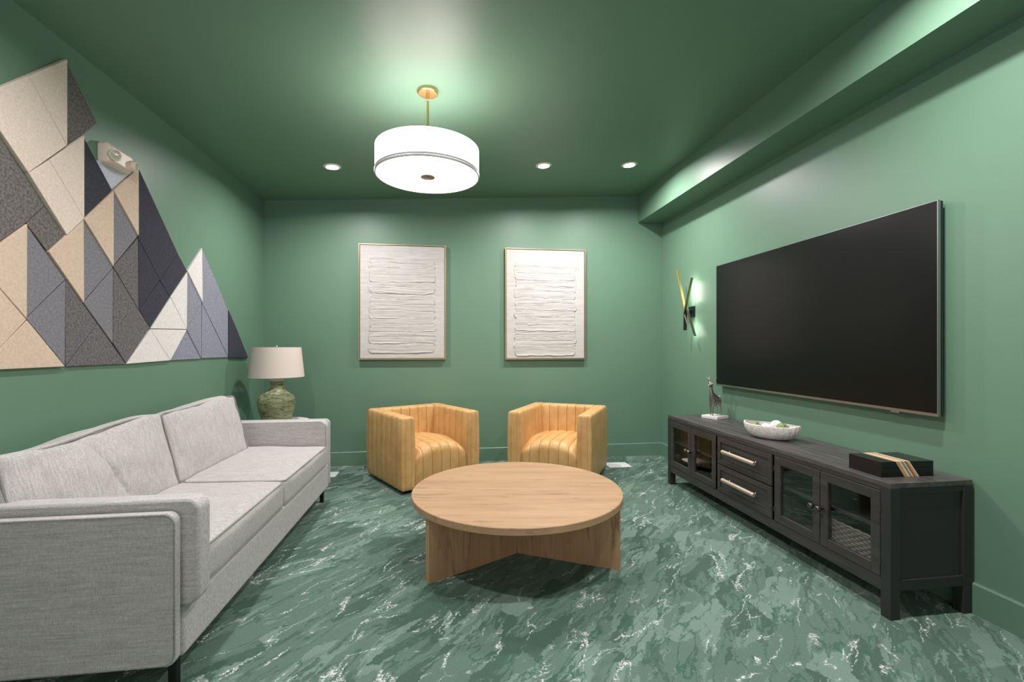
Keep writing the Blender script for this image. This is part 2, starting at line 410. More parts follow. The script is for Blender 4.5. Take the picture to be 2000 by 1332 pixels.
TILES = [('w', [(-50, 189), (51, 147), (51, 337)]), ('w', [(51, 147), (127, 284), (51, 337)]), ('w', [(51, 147), (127.5, 115), (127.5, 284)]),
 ('S', [(128, 116), (190, 240), (161, 264), (128, 285)]), ('w', [(51, 337), (92, 312.5), (161, 427), (127, 459)]), ('w', [(92, 312.5), (161, 264), (161, 427)]),
 ('n', [(161.5, 265), (218.5, 371), (161.5, 427)]), ('p', [(187, 312), (267, 328), (219, 371)]), ('b', [(220, 372), (269, 327), (269, 461)]),
 ('n', [(270, 328), (347, 495), (312, 547), (270, 466)]), ('n', [(347, 495), (365, 529), (331, 580), (312, 547)]), ('n', [(270, 467), (312, 547), (271, 605)]),
 ('n', [(312, 548), (331, 580), (292, 641), (271, 605)]), ('b', [(161.5, 427), (220, 372), (220, 521)]), ('g', [(220.5, 373), (269, 462), (221, 520)]),
 ('s', [(221, 521), (269.5, 465), (270.5, 604)]), ('b', [(92, 491), (161, 428), (162, 592)]), ('g', [(162, 429), (221, 523), (162.5, 590)]),
 ('g', [(163, 591), (221, 524), (220.5, 671)]), ('s', [(221.5, 524), (292, 640), (246, 710), (221, 671)]), ('s', [(128, 546), (190, 632), (128, 715)]),
 ('s', [(190, 632), (246, 711), (128, 716)]), ('S', [(-50, 189), (87, 403), (51, 436), (-95, 540), (-130, 300)]), ('S', [(87, 403), (127, 459), (92, 491), (51, 436.5)]),
 ('b', [(50.5, 437), (49.5, 623), (-50, 510)]), ('g', [(51, 438), (128, 546), (51, 621)]), ('g', [(51, 622), (128, 547), (127, 714)]),
 ('b', [(-50, 510), (49, 624), (0, 676), (-50, 724)]), ('b', [(50, 625), (125, 716), (-48, 724)]), ('W', [(394, 484), (395, 590), (365, 529)]),
 ('l', [(395, 485), (423, 549), (423, 648), (395, 591)]), ('l', [(423, 549), (446, 606), (446, 697), (423, 648)]), ('l', [(395, 592), (446, 698), (394.5, 700)]),
 ('l', [(365.5, 531), (394.5, 592), (365, 642)]), ('l', [(394, 594), (394, 700), (365, 643)]), ('l', [(364.5, 645), (393.5, 701), (332, 704)]),
 ('W', [(365, 531), (364, 643), (332, 580)]), ('W', [(332, 581), (364, 643), (293, 642)]), ('W', [(293, 643), (364, 644), (332, 704)]),
 ('W', [(293, 643), (332, 704), (246, 711)]), ('n', [(446.5, 606), (467, 654), (446.5, 698)]), ('n', [(467, 655), (485, 699), (447, 699.5)])]
THK = {'w': 0.022, 'b': 0.019, 'W': 0.016, 'g': 0.012, 's': 0.013, 'S': 0.012, 'n': 0.014, 'l': 0.010, 'p': 0.010}
mt = empty('felt_wall_art', 'mountain shaped wall art of sand, grey and slate felt triangles above the sofa', 'wall art', (XL, 3.4, 1.15))
for kind, poly in TILES:
    th = THK[kind]; P = [on_left(u, v, XL + 0.012) for u, v in poly]
    cx = sum(p[0] for p in P) / len(P); cy = sum(p[1] for p in P) / len(P)
    Q = []
    for y, z in P:   # 1.2 mm gap all round
        d = math.hypot(y - cx, z - cy); k = 1 - 0.0016 / max(d, 0.01); Q.append((cx + (y - cx) * k - 3.4, cy + (z - cy) * k - 1.15))
    o = MB().prism(Q, th, 'yz', 0.0).build('felt_panel', FM[kind], mt, smooth=False, bevel=0.0015, seg=1)
    o['label'] = FN[kind] + ' felt panel'

# ------------------------------------------------------------------ emergency light
em = empty('emergency_light', 'beige twin-head emergency light above the pale triangle of the mountain wall art', 'emergency light', (XL, 2.860, 2.305)); em.scale = (0.85, 0.80, 0.82)
EMW = plain('warm_white_plastic', (224, 212, 198), 0.42)
vs = []
outl = [(-0.125, -0.060), (-0.112, -0.073), (0.112, -0.073), (0.125, -0.060), (0.125, 0.048), (0.105, 0.068), (-0.105, 0.068), (-0.125, 0.048)]
for x, k, dz in ((0.0, 1.0, 0), (0.045, 1.0, 0), (0.075, 0.86, -0.006)):
    vs += [(x, a * k, b * k * (1 if x < 0.07 else 0.78) + dz) for a, b in outl]
n = 8
fs = [tuple(range(n))[::-1], tuple(range(2 * n, 3 * n))] + [(r * n + i, r * n + (i + 1) % n, (r + 1) * n + (i + 1) % n, (r + 1) * n + i) for r in (0, 1) for i in range(n)]
MB().add(vs, fs).build('housing', EMW, em, bevel=0.006, seg=3)
LENSM = plain('frosted_lens', (205, 200, 192), 0.15, 0.3)
for yy in (-0.088, 0.098):
    h = MB().lathe([(0.030, 0.0), (0.037, 0.008), (0.038, 0.028), (0.034, 0.034), (0.030, 0.034), (0.029, 0.026), (0.002, 0.024)], 36)
    h.xf(Matrix.Rotation(PI / 2 + 0.25, 4, 'Y') @ Matrix.Rotation(-0.25 if yy > 0 else 0.45, 4, 'X'))
    ho = h.build('lamp_head', EMW, em, loc=(0.066, yy, -0.012))
    g = MB().lathe([(0.002, 0.033), (0.012, 0.032), (0.022, 0.030), (0.0295, 0.027), (0.002, 0.026)], 28); g.xf(Matrix.Rotation(PI / 2 + 0.25, 4, 'Y') @ Matrix.Rotation(-0.25 if yy > 0 else 0.45, 4, 'X'))
    g.build('lens', LENSM, ho)
MB().lathe([(0.001, 0), (0.0055, 0), (0.005, 0.004), (0.001, 0.005)], 16).xf(Matrix.Rotation(PI / 2, 4, 'Y')).build('indicator_light', emis('red_led', (255, 30, 30), 1.5), em, loc=(0.0735, 0.04, -0.040))

# ------------------------------------------------------------------ abstract paintings on the back wall
def painting(x0, x1, z0, z1, seed, label):
    t = empty('painting', label, 'painting', ((x0 + x1) / 2, YB, z0), 0, 'framed abstract paintings on the back wall')
    w, h = x1 - x0, z1 - z0; D = 0.045; fr = 0.010
    for nm, b in (('frame_left', (-w / 2, -w / 2 + fr, -D, -0.001, 0, h)), ('frame_right', (w / 2 - fr, w / 2, -D, -0.001, 0, h)), ('frame_bottom', (-w / 2 + fr, w / 2 - fr, -D, -0.001, 0, fr)), ('frame_top', (-w / 2 + fr, w / 2 - fr, -D, -0.001, h - fr, h))):
        box('frame_rail', b, FRAMEM, t, smooth=False, bevel=0.001)
    g = fr + 0.005; cw, ch = w - 2 * g, h - 2 * g
    rnd = random.Random(seed); NX, NZ = 190, 250
    H = [[0.0] * (NX + 1) for _ in range(NZ + 1)]; TN = [[1.0] * (NX + 1) for _ in range(NZ + 1)]
    strokes = [(0.80, 0.23, 0.115, 0.89, 5.0 + seed), (0.36, 0.26, 0.11, 0.885, 9.0 + seed)]; z = 0.90
    while z > 0.10:
        strokes.append((z, rnd.uniform(0.06, 0.12), 0.105 + rnd.uniform(-0.012, 0.012), 0.885 + rnd.uniform(-0.015, 0.012), rnd.uniform(0, 99)))
        z -= rnd.uniform(0.03, 0.075)
    for (zt, hh, xa, xb, sd) in strokes:
        zb = zt - hh
        for j in range(NZ + 1):
            q = j / NZ
            if q < zb - 0.03 or q > zt + 0.03: continue
            for i in range(NX + 1):
                p = i / NX
                wv = mnoise.noise(Vector((p * 2.2, sd, 0))) * 0.022 + mnoise.noise(Vector((p * 9, sd, 3))) * 0.007
                lo = zb + wv; hi = zt + wv * 0.6
                ea = xa + mnoise.noise(Vector((q * 14, sd, 8))) * 0.012; eb = xb + mnoise.noise(Vector((q * 14, sd, 5))) * 0.012
                # distance inside a stroke with rounded ends
                rr = 0.035; dx = max(ea + rr - p, p - (eb - rr), 0); dz = max(lo + rr - q, q - (hi - rr), 0)
                d = rr - math.hypot(dx, dz) if (dx > 0 or dz > 0) else min(rr, 1)
                if d <= 0: continue
                drag = mnoise.noise(Vector((p * 3, q * 55, sd))) * 0.0013
                base = 0.0022 + drag
                ridge = 0.0038 * math.exp(-((d - 0.006) / 0.005) ** 2) * (0.30 + 0.9 * mnoise.noise(Vector((p * 5, sd, 1))) + (0.25 if q < (lo + hi) / 2 else -0.3))
                H[j][i] = base * min(1, d / 0.005) + max(0, ridge)
                TN[j][i] = 0.965 + 0.02 * mnoise.noise(Vector((p * 2, q * 30, sd)))
    vs = [(-cw / 2 + cw * i / NX, -D + 0.008 - H[j][i] * 2.1, g + ch * j / NZ) for j in range(NZ + 1) for i in range(NX + 1)]
    fs = [(j * (NX + 1) + i, j * (NX + 1) + i + 1, (j + 1) * (NX + 1) + i + 1, (j + 1) * (NX + 1) + i) for j in range(NZ) for i in range(NX)]
    k = len(vs); m = MB().add(vs, fs)
    m.box(-cw / 2, cw / 2, -D + 0.0095, -0.003, g, g + ch)
    me = m.mesh('canvas', fix=False)
    at = me.color_attributes.new('tone', 'FLOAT_COLOR', 'POINT')
    flat = []
    for j in range(NZ + 1):
        for i in range(NX + 1): c = TN[j][i]; flat += [c, c * 0.995, c * 0.985, 1]
    flat += [1, 1, 1, 1] * 8
    at.data.foreach_set('color', flat)
    link('canvas', me, PAINT, t)
    return t
FRAMEM = plain('champagne_frame', (186, 168, 138), 0.35, 0.85); PAINT = painting_mat()
painting(-0.922, -0.016, 1.114, 2.332, 3, 'framed white abstract painting with textured strokes, the left one above the left tan armchair')
painting(0.625, 1.532, 1.109, 2.332, 11, 'framed white abstract painting with textured strokes, the right one, nearer the television wall')

# ------------------------------------------------------------------ sofa
sf = empty('sofa', 'light grey three seater sofa with loose cushions along the left wall', 'sofa', (-1.39, 2.845, 0))
SX, SY = -1.39, 2.845
def sb(name, b, r=0.02, parent=sf, mat=FAB, seg=4):
    x0, x1, y0, y1, z0, z1 = b
    return box(name, (x0 - SX, x1 - SX, y0 - SY, y1 - SY, z0, z1), mat, parent, bevel=r, seg=seg)
XF = -0.945
sb('base_frame', (-1.80, XF, 1.815, 3.875, 0.125, 0.315), 0.018)
sb('back_frame', (-1.825, -1.70, 1.79, 3.90, 0.125, 0.70), 0.03)
def loop(pts): return pts
for s, yo, yi in ((-1, 1.765, 1.80), (1, 3.93, 3.895)):
    ya, yb = min(yo, yi), max(yo, yi)
    a = MB().prism([(XF - SX + p[0] - 0.43, p[1] + 0.395) for p in rrect(0.86, 0.54, 0.035, 6)], yb - SY, 'xz', ya - SY).build('arm', FAB, sf, bevel=0.008, seg=3)
    pip = MB()
    yy = (ya + 0.004 if s < 0 else yb - 0.004) - SY
    pip.tube([(XF - SX + p[0] * 0.985 - 0.43, yy, p[1] * 0.975 + 0.395) for p in rrect(0.86, 0.54, 0.035, 6)], 0.0045, 8, True)
    pip.build('piping', FAB_PIPE_SHADE, a)
    # plump inner pad of the arm
    q0, q1 = (yb + 0.012, yb + 0.092) if s < 0 else (ya - 0.085, ya + 0.004)
    dz = 0.034 if s < 0 else -0.004; dx = 0.055 if s < 0 else -0.004
    pw, ph = 0.84, 0.385
    p2 = MB().prism([(XF + dx - SX + p[0] - pw / 2, p[1] + 0.665 + dz - ph / 2) for p in rrect(pw, ph, 0.045, 6)], q1 - SY, 'xz', q0 - SY).build('arm_pad', FAB, sf, bevel=0.011, seg=3)
    pp = MB(); yy = (q1 if s < 0 else q0) - SY + (-0.005 if s < 0 else 0.005)
    pp.tube([(XF + dx - SX + p[0] * 0.985 - pw / 2, yy, p[1] * 0.965 + 0.665 + dz - ph / 2) for p in rrect(pw, ph, 0.045, 6)], 0.0045, 8, True)
    pp.build('piping', FAB_PIPE_SHADE, p2)
def pipe_rect(w, d, z, r, bulge=0.0, n=10):
    pts = []
    base = rrect(w, d, r, 5)
    # densify
    for i in range(len(base)):
        a = Vector(base[i]); b = Vector(base[(i + 1) % len(base)])
        k = max(1, int((b - a).length / 0.05))
        for j in range(k): pts.append(a.lerp(b, j / k))
    return [(p.x, p.y, z) for p in pts]
def cushion(name, size, loc, rot, crown, wob, seed, mat=FAB, sag=0.0, creases=()):
    w, d, h = size
    m = soft_box(w, d, h, 0.026, crown, 44, 70, 8, wob, seed)
    def bend(p):
        x, y, z = p; g = max(0, 0.5 - x / w)      # 1 at the top edge (local -x), 0 at the foot
        x += sag * g * (0.5 + 0.5 * math.cos(PI * (y / d + 0.32) * 1.6))
        for cy, cx, L in creases:
            if z > 0:
                q = abs((y - cy) - (x - cx) * 0.5); z -= 0.012 * math.exp(-(q / 0.012) ** 2) * max(0, 1 - ((x - cx) / L) ** 2)
        return (x, y, z)
    m.v = [bend(q) for q in m.v]
    o = m.build(name, mat, sf, loc=(loc[0] - SX, loc[1] - SY, loc[2]), rot=rot)
    p = MB()
    for sgn in (1, -1): p.tube([bend(q) for q in pipe_rect(w - 0.010, d - 0.010, sgn * (h / 2 - 0.007), 0.03)], 0.0048, 8, True)
    p.build('piping', FAB_PIPE_SHADE, o); return o
cushion('seat_cushion', (0.64, 0.950, 0.160), (-1.262, 2.375, 0.395), (0, math.radians(1.2), 0), (0.006, 0.004, 0.022), 0.006, 1)
cushion('seat_cushion', (0.64, 0.950, 0.160), (-1.262, 3.332, 0.395), (0, math.radians(1.2), 0), (0.006, 0.004, 0.022), 0.006, 5)
# back cushions: thin axis is local z, which leans towards the room
cushion('back_cushion', (0.43, 0.95, 0.18), (-1.615, 2.33, 0.655), (0, math.radians(75), 0), (0.012, 0.0, 0.026), 0.018, 9, sag=0.035, creases=((-0.02, -0.05, 0.10), (0.03, 0.06, 0.09)))
cushion('back_cushion', (0.43, 0.90, 0.18), (-1.618, 3.265, 0.661), (0, math.radians(76), 0), (0.014, 0.0, 0.028), 0.016, 21, sag=0.014)
for lx in (-1.74, -1.0):
    for ly in (1.86, 3.88):
        box('leg', (lx - 0.014 - SX, lx + 0.014 - SX, ly - 0.014 - SY, ly + 0.014 - SY, 0, 0.13), BLKM, sf, smooth=False, bevel=0.001)

# ------------------------------------------------------------------ side table and table lamp behind the sofa
st = empty('side_table', 'round pale side table behind the sofa arm in the corner', 'side table', (-1.485, 4.43, 0))
TOPM = plain('pale_stone_top', (214, 212, 206), 0.4)
MB().lathe([(0.001, 0.57), (0.215, 0.555), (0.227, 0.561), (0.23, 0.57), (0.225, 0.578), (0.001, 0.58)], 64).build('tabletop', TOPM, st)
MB().lathe([(0.03, 0.02), (0.025, 0.03), (0.025, 0.54), (0.06, 0.555)], 32).build('column', BLKM, st)
MB().lathe([(0.001, 0.0), (0.17, 0.0), (0.17, 0.012), (0.03, 0.022)], 48).build('base', BLKM, st)
UPL = Matrix.Translation((0, 0, 0.06))
tl = empty('table_lamp', 'table lamp with mossy green ceramic base and beige drum shade in the corner', 'table lamp', (-1.522, 4.40, 0.58))
prof = [(0.108, -0.06), (0.114, -0.057), (0.126, -0.02), (0.134, 0.006), (0.143, 0.03), (0.152, 0.07), (0.156, 0.105), (0.154, 0.135), (0.147, 0.155), (0.133, 0.172), (0.108, 0.190), (0.080, 0.208), (0.062, 0.225), (0.053, 0.245), (0.051, 0.268), (0.053, 0.288), (0.060, 0.298), (0.064, 0.304), (0.063, 0.309), (0.03, 0.310)]
MB().lathe(prof, 64).xf(UPL).build('ceramic_base', glaze(), tl)
MB().lathe([(0.062, 0.309), (0.063, 0.313), (0.012, 0.316), (0.009, 0.33), (0.006, 0.335), (0.006, 0.56), (0.004, 0.60)], 32).xf(UPL).build('stem', SILVER, tl)
LSH = M('beige_linen_shade', srgb(216, 205, 195), 0.85, spec=0.2); LSH.bump(LSH.noise(LSH.pos((1, 1, 8)), 90, 2), 0.15, 0.002)
LSH.b.inputs['Transmission Weight'].default_value = 0.0
sh = MB().lathe([(0.226, 0.338), (0.229, 0.338), (0.202, 0.604), (0.199, 0.604), (0.226, 0.338)], 80, cap=False).xf(UPL).build('lamp_shade', LSH.m, tl)
sp = MB()
for k in range(3):
    a = 2 * PI * k / 3; sp.tube([(0, 0, 0.598), (0.2 * math.cos(a), 0.2 * math.sin(a), 0.598)], 0.002, 6)
sp.xf(UPL).build('spider', SILVER, tl)
MB().lathe([(0.004, 0.598), (0.009, 0.602), (0.010, 0.61), (0.006, 0.616), (0.001, 0.62)], 20).xf(UPL).build('finial', SILVER, tl)

# ------------------------------------------------------------------ tan channel-tufted armchairs
CH_W, CH_H, CH_T = 0.775, 0.652, 0.120
CHS = [0, 0.018, 0.045, 0.09, 0.17, 0.30, 0.50, 0.70, 0.83, 0.91, 0.955, 0.982]
def groove(f, amp):
    return amp * (abs(math.sin(PI * f)) ** 0.5) - amp - (0.014 if f < 1e-6 else 0.0)
def channel_wall(length, thick, z0, z1, n_ch, amp=0.010, bow=0.010, ends=True):
    """upholstered wall along local y, thickness along x, ribbed by vertical channels; rounded top"""
    outline = []
    ST = [c + q for c in range(n_ch) for q in CHS] + [n_ch]
    def sc(t):
        f = (t * n_ch) % 1.0; f = 0.0 if (f < 1e-6 or f > 1 - 1e-6) else f
        return groove(f, amp)
    for i in ST: t = i / n_ch; outline.append((thick / 2 + sc(t), -length / 2 + length * t))
    e = 3
    for i in range(1, 24):
        t = i / 24; f = (t * e) % 1.0
        outline.append((thick / 2 - thick * t, length / 2 + (0.007 * (abs(math.sin(PI * f)) ** 0.4))))
    for i in ST: t = 1 - i / n_ch; outline.append((-thick / 2 - sc(t), -length / 2 + length * t))
    for i in range(1, 24):
        t = i / 24; f = (t * e) % 1.0
        outline.append((-thick / 2 + thick * t, -length / 2 - (0.007 * (abs(math.sin(PI * f)) ** 0.4))))
    rows = [(z0, 0.90, 0.0), (z0 + 0.012, 0.985, 0.2), (z0 + 0.03, 1.0, 0.3)]
    for k in range(1, 10): rows.append((z0 + 0.03 + (z1 - z0 - 0.06) * k / 10, 1.0, math.sin(PI * (0.1 + 0.8 * k / 10))))
    rows += [(z1 - 0.028, 1.0, 0.3), (z1 - 0.014, 0.975, 0.15), (z1 - 0.005, 0.90, 0.05), (z1, 0.72, 0.0), (z1 + 0.001, 0.3, 0)]
    n = len(outline); vs = []
    for z, k, b in rows:
        for x, y in outline:
            ins = (1 - k) * thick / 2
            xx = x * k + math.copysign(bow * b, x) if abs(x) > 1e-4 else x
            yy = y - math.copysign(ins, y) * min(1.0, max(0, (abs(y) - (length / 2 - thick)) / thick)) if abs(y) > length / 2 - thick else y
            vs.append((xx, yy, z))
    fs = [(r * n + i, r * n + (i + 1) % n, (r + 1) * n + (i + 1) % n, (r + 1) * n + i) for r in range(len(rows) - 1) for i in range(n)]
    fs += [tuple(range(n))[::-1], tuple(range((len(rows) - 1) * n, len(rows) * n))]
    return MB().add(vs, fs)
def chair_seat(w, n_ch, yf, yb, z0, ztop):
    path = []   # (y, z) from the bottom front up, over and back
    rr = 0.085
    path += [(yf, z0), (yf - 0.003, z0 + 0.05), (yf - 0.006, z0 + 0.12), (yf - 0.007, z0 + 0.19), (yf - 0.006, ztop - rr - 0.03)]
    for k in range(0, 9):
        t = math.radians(180 - 90 * k / 8); path.append((yf - 0.004 + rr + rr * math.cos(t), ztop - rr + rr * math.sin(t)))
    for k in range(1, 9): path.append((yf + rr + (yb - yf - rr) * k / 8, ztop + 0.012 * math.sin(PI * k / 8) - 0.012 * k / 8))
    ST = [c + q for c in range(n_ch) for q in CHS] + [n_ch]; m = len(ST) - 1; vs = []
    for j, (y, z) in enumerate(path):
        a = path[max(0, j - 1)]; b = path[min(len(path) - 1, j + 1)]
        ty, tz = b[0] - a[0], b[1] - a[1]; L = math.hypot(ty, tz); ny, nz = -tz / L, ty / L
        up = max(0, min(1, (z - z0) / (ztop - z0)))
        for i in range(m + 1):
            t = ST[i] / n_ch; f = ST[i] % 1.0; g = groove(f, 0.011)
            u = 2 * t - 1; drop = (0.035 + 0.065 * max(0, min(1, (yf + 0.30 - y) / 0.30))) * abs(u) ** 2.6 * up ** 2
            vs.append((-w / 2 + w * t, y + ny * g, z + nz * g - drop))
    nn = m + 1
    fs = [(j * nn + i, j * nn + i + 1, (j + 1) * nn + i + 1, (j + 1) * nn + i) for j in range(len(path) - 1) for i in range(m)]
    k0 = len(vs); vs += [(-w / 2 + w * ST[i] / n_ch, yb, z0) for i in range(nn)]
    fs += [((len(path) - 1) * nn + i, (len(path) - 1) * nn + i + 1, k0 + i + 1, k0 + i) for i in range(m)]
    fs += [(k0 + i, k0 + i + 1, i + 1, i) for i in range(m)]
    fs += [tuple([j * nn for j in range(len(path))] + [k0]), tuple([j * nn + m for j in range(len(path))] + [k0 + m])]
    return MB().add(vs, fs)
def armchair(loc, rz, label):
    t = empty('armchair', label, 'armchair', loc, rz, 'tan leather armchairs in front of the back wall')
    hw = CH_W / 2; th = CH_T
    for s in (-1, 1):
        a = channel_wall(CH_W, th, 0.035, CH_H, 7)
        a.build('arm', LEA, t, loc=(s * (hw - th / 2), 0, 0))
    b = channel_wall(CH_W - 2 * th + 0.02, th + 0.01, 0.035, CH_H, 6).xf(Matrix.Rotation(PI / 2, 4, 'Z') @ Matrix.Rotation(0, 4, 'X'))
    b.build('backrest', LEA, t, loc=(0, hw - th / 2 - 0.002, 0))
    chair_seat(CH_W - 2 * th + 0.008, 6, -hw + 0.012, hw - th + 0.01, 0.035, 0.400).build('seat', LEA, t)
    box('plinth', (-hw + 0.05, hw - 0.05, -hw + 0.05, hw - 0.05, 0.0, 0.05), BLKM, t, bevel=0.005)
    return t
armchair((-0.240, 4.470, 0), math.radians(30), 'tan channel-tufted leather armchair on the left, nearer the sofa')
armchair((1.085, 4.385, 0), math.radians(-29.5), 'tan channel-tufted leather armchair on the right, nearer the black media console')

# ------------------------------------------------------------------ floor plates near the back wall
PLT = plain('white_plate', (232, 234, 236), 0.5)
for cx, cy, w, d, lab in ((1.775, 4.655, 0.24, 0.185, 'white flat floor plate on the carpet right of the right tan armchair'),
                          (-1.185, 4.69, 0.24, 0.185, 'white flat floor plate on the carpet peeking out past the far sofa arm')):
    o = MB().box(-w / 2, w / 2, -d / 2, d / 2, 0.0, 0.006).build('floor_plate', PLT, None, loc=(cx, cy, 0), rot=(0, 0, 0), smooth=False, bevel=0.002)
    tag(o, lab, 'floor plate', 'white floor plates on the carpet')

# ------------------------------------------------------------------ round coffee table
ct = empty('coffee_table', 'round light oak coffee table on crossed panel legs in the middle of the carpet', 'coffee table', (0.42, 2.78, 0))
MB().lathe([(0.001, 0.352), (0.627, 0.352), (0.630, 0.355), (0.630, 0.387), (0.627, 0.390), (0.001, 0.390)], 160).build('tabletop', OAK_X, ct, rot=(0, 0, math.radians(-8)))
for ang, L in ((30.0, 1.215), (-29.0, 1.235)):
    o = MB().box(-L / 2, L / 2, -0.019, 0.019, 0.0, 0.3525).build('leg_panel', OAK_Z, ct, rot=(0, 0, math.radians(ang)), smooth=False, bevel=0.0015)

# ------------------------------------------------------------------ media console
CX0, CX1, CY0, CY1, CH = 2.0, 2.440, 1.840, 3.985, 0.625
mc = empty('media_console', 'long charcoal wooden media console with glass doors and two drawers along the right wall', 'media console', (CX0, (CY0 + CY1) / 2, 0))
MX, MY = CX0, (CY0 + CY1) / 2
def cb(name, b, mat=BLK_Y, parent=mc, bev=0.0015, **kw):
    x0, x1, y0, y1, z0, z1 = b
    return box(name, (x0 - MX, x1 - MX, y0 - MY, y1 - MY, z0, z1), mat, parent, smooth=False, bevel=bev, **kw)
PW = 0.05
cb('console_top', (CX0 + 0.0005, CX1 - 0.0005, CY0 + 0.001, CY1 - 0.001, 0.602, CH), BLK_TOP)
for px in (CX0, CX1 - PW):
    for py in (CY0, CY1 - PW): cb('leg', (px, px + PW, py, py + PW, 0, 0.6025), BLK_P)
for nm, z0, z1 in (('rail', 0.58, 0.6025), ('rail', 0.115, 0.175)): cb(nm, (CX0 + 0.002, CX0 + 0.022, CY0 + PW - 0.001, CY1 - PW + 0.001, z0, z1))
for py in (CY0, CY1 - PW):
    yy = py + 0.012 if py == CY0 else py + PW - 0.022
    cb('side_panel', (CX0 + PW - 0.001, CX1 - PW + 0.001, yy, yy + 0.012, 0.17, 0.585), BLK_P)
    cb('rail', (CX0 + PW - 0.001, CX1 - PW + 0.001, py + 0.003, py + PW - 0.003, 0.575, 0.6025), BLK_P)
    cb('rail', (CX0 + PW - 0.001, CX1 - PW + 0.001, py + 0.003, py + PW - 0.003, 0.13, 0.178), BLK_P)
cb('back_panel', (CX1 - 0.012, CX1 - 0.004, CY0 + PW, CY1 - PW, 0.13, 0.602))
cb('bottom_panel', (CX0 + 0.02, CX1 - 0.01, CY0 + 0.03, CY1 - 0.03, 0.155, 0.172))
yA, yB_, yC, yD = CY0 + PW, 2.595, 3.225, CY1 - PW
for y in (yB_ + 0.002, yC - 0.020): cb('divider', (CX0 + 0.003, CX1 - 0.012, y, y + 0.018, 0.172, 0.602))
SHELF_Z = 0.375
cb('shelf', (CX0 + 0.05, CX1 - 0.012, yA + 0.0, yB_ + 0.002, SHELF_Z, SHELF_Z + 0.018))
cb('shelf', (CX0 + 0.05, CX1 - 0.012, yC - 0.002, yD, SHELF_Z, SHELF_Z + 0.018))
def door(y0, y1, knob_side, hinge_side):
    g = 0.0025; y0 += g; y1 -= g; z0, z1 = 0.178, 0.577; st_ = 0.048
    d = MB()
    x0, x1 = CX0 - 0.001 - MX, CX0 + 0.021 - MX
    for b in ((y0, y0 + st_, z0, z1), (y1 - st_, y1, z0, z1), (y0 + st_, y1 - st_, z0, z0 + st_), (y0 + st_, y1 - st_, z1 - st_, z1)):
        d.box(x0, x1, b[0] - MY, b[1] - MY, b[2], b[3])
    o = d.build('door', BLK_Y, mc, smooth=False, bevel=0.0018)
    box('glass_pane', (x0 + 0.010, x0 + 0.013, y0 + st_ - 0.004 - MY, y1 - st_ + 0.004 - MY, z0 + st_ - 0.004, z1 - st_ + 0.004), GLASS, o, smooth=False)
    ky = (y1 - 0.022 if knob_side > 0 else y0 + 0.022) - MY
    MB().lathe([(0.006, 0), (0.006, 0.018), (0.014, 0.020), (0.0155, 0.026), (0.0155, 0.042), (0.013, 0.046), (0.001, 0.047)], 28).xf(Matrix.Rotation(-PI / 2, 4, 'Y')).build('knob', PEWTER, o, loc=(x0, ky, 0.382))
    hy = (y0 - 0.001 if hinge_side < 0 else y1 + 0.001) - MY
    for hz in (0.25, 0.50): MB().lathe([(0.0035, -0.016), (0.0035, 0.016)], 12).build('hinge', PEWTER, o, loc=(x0 - 0.001, hy, hz))
ym1 = (yA + yB_) / 2; ym2 = (yC + yD) / 2
door(yA, ym1, 1, -1); door(ym1, yB_, -1, 1); door(yC, ym2, 1, -1); door(ym2, yD, -1, 1)
cb('stile', (CX0 + 0.003, CX0 + 0.02, yB_ - 0.001, yB_ + 0.022, 0.17, 0.585)); cb('stile', (CX0 + 0.003, CX0 + 0.02, yC - 0.022, yC + 0.001, 0.17, 0.585))
for z0, z1 in ((0.178, 0.374), (0.381, 0.577)):
    y0, y1 = yB_ + 0.025, yC - 0.025; b_ = 0.034
    d = MB(); x0 = CX0 - 0.001 - MX; x1 = x0 + 0.02
    for b in ((y0, y0 + b_, z0, z1), (y1 - b_, y1, z0, z1), (y0 + b_, y1 - b_, z0, z0 + b_), (y0 + b_, y1 - b_, z1 - b_, z1)): d.box(x0, x1, b[0] - MY, b[1] - MY, b[2], b[3])
    d.box(x0 + 0.009, x1, y0 + b_ - MY, y1 - b_ - MY, z0 + b_, z1 - b_)
    o = d.build('drawer', BLK_Y, mc, smooth=False, bevel=0.0018)
    hz = (z0 + z1) / 2 + 0.012; h0, h1 = 2.735 - MY, 3.085 - MY; hx = x0 - 0.036
    hd = MB().lathe([(0.001, h0), (0.0115, h0), (0.0140, h0 + 0.003), (0.0140, h1 - 0.003), (0.0115, h1), (0.001, h1)], 24).xf(Matrix.Rotation(-PI / 2, 4, 'X') @ Matrix.Scale(1, 4))
    # lathe axis z -> y
    hd.v = [(x, -y if False else y, z) for x, y, z in hd.v]
    ho = hd.build('handle', NICKEL, o, loc=(hx, 0, hz))
    for yy in (h0 + 0.035, h1 - 0.035):
        MB().lathe([(0.0085, 0.0), (0.0055, 0.004), (0.0055, 0.037)], 16).xf(Matrix.Rotation(-PI / 2, 4, 'Y')).build('handle_post', PEWTER, ho, loc=(x0 + 0.009 - hx if False else 0.036, yy, 0))

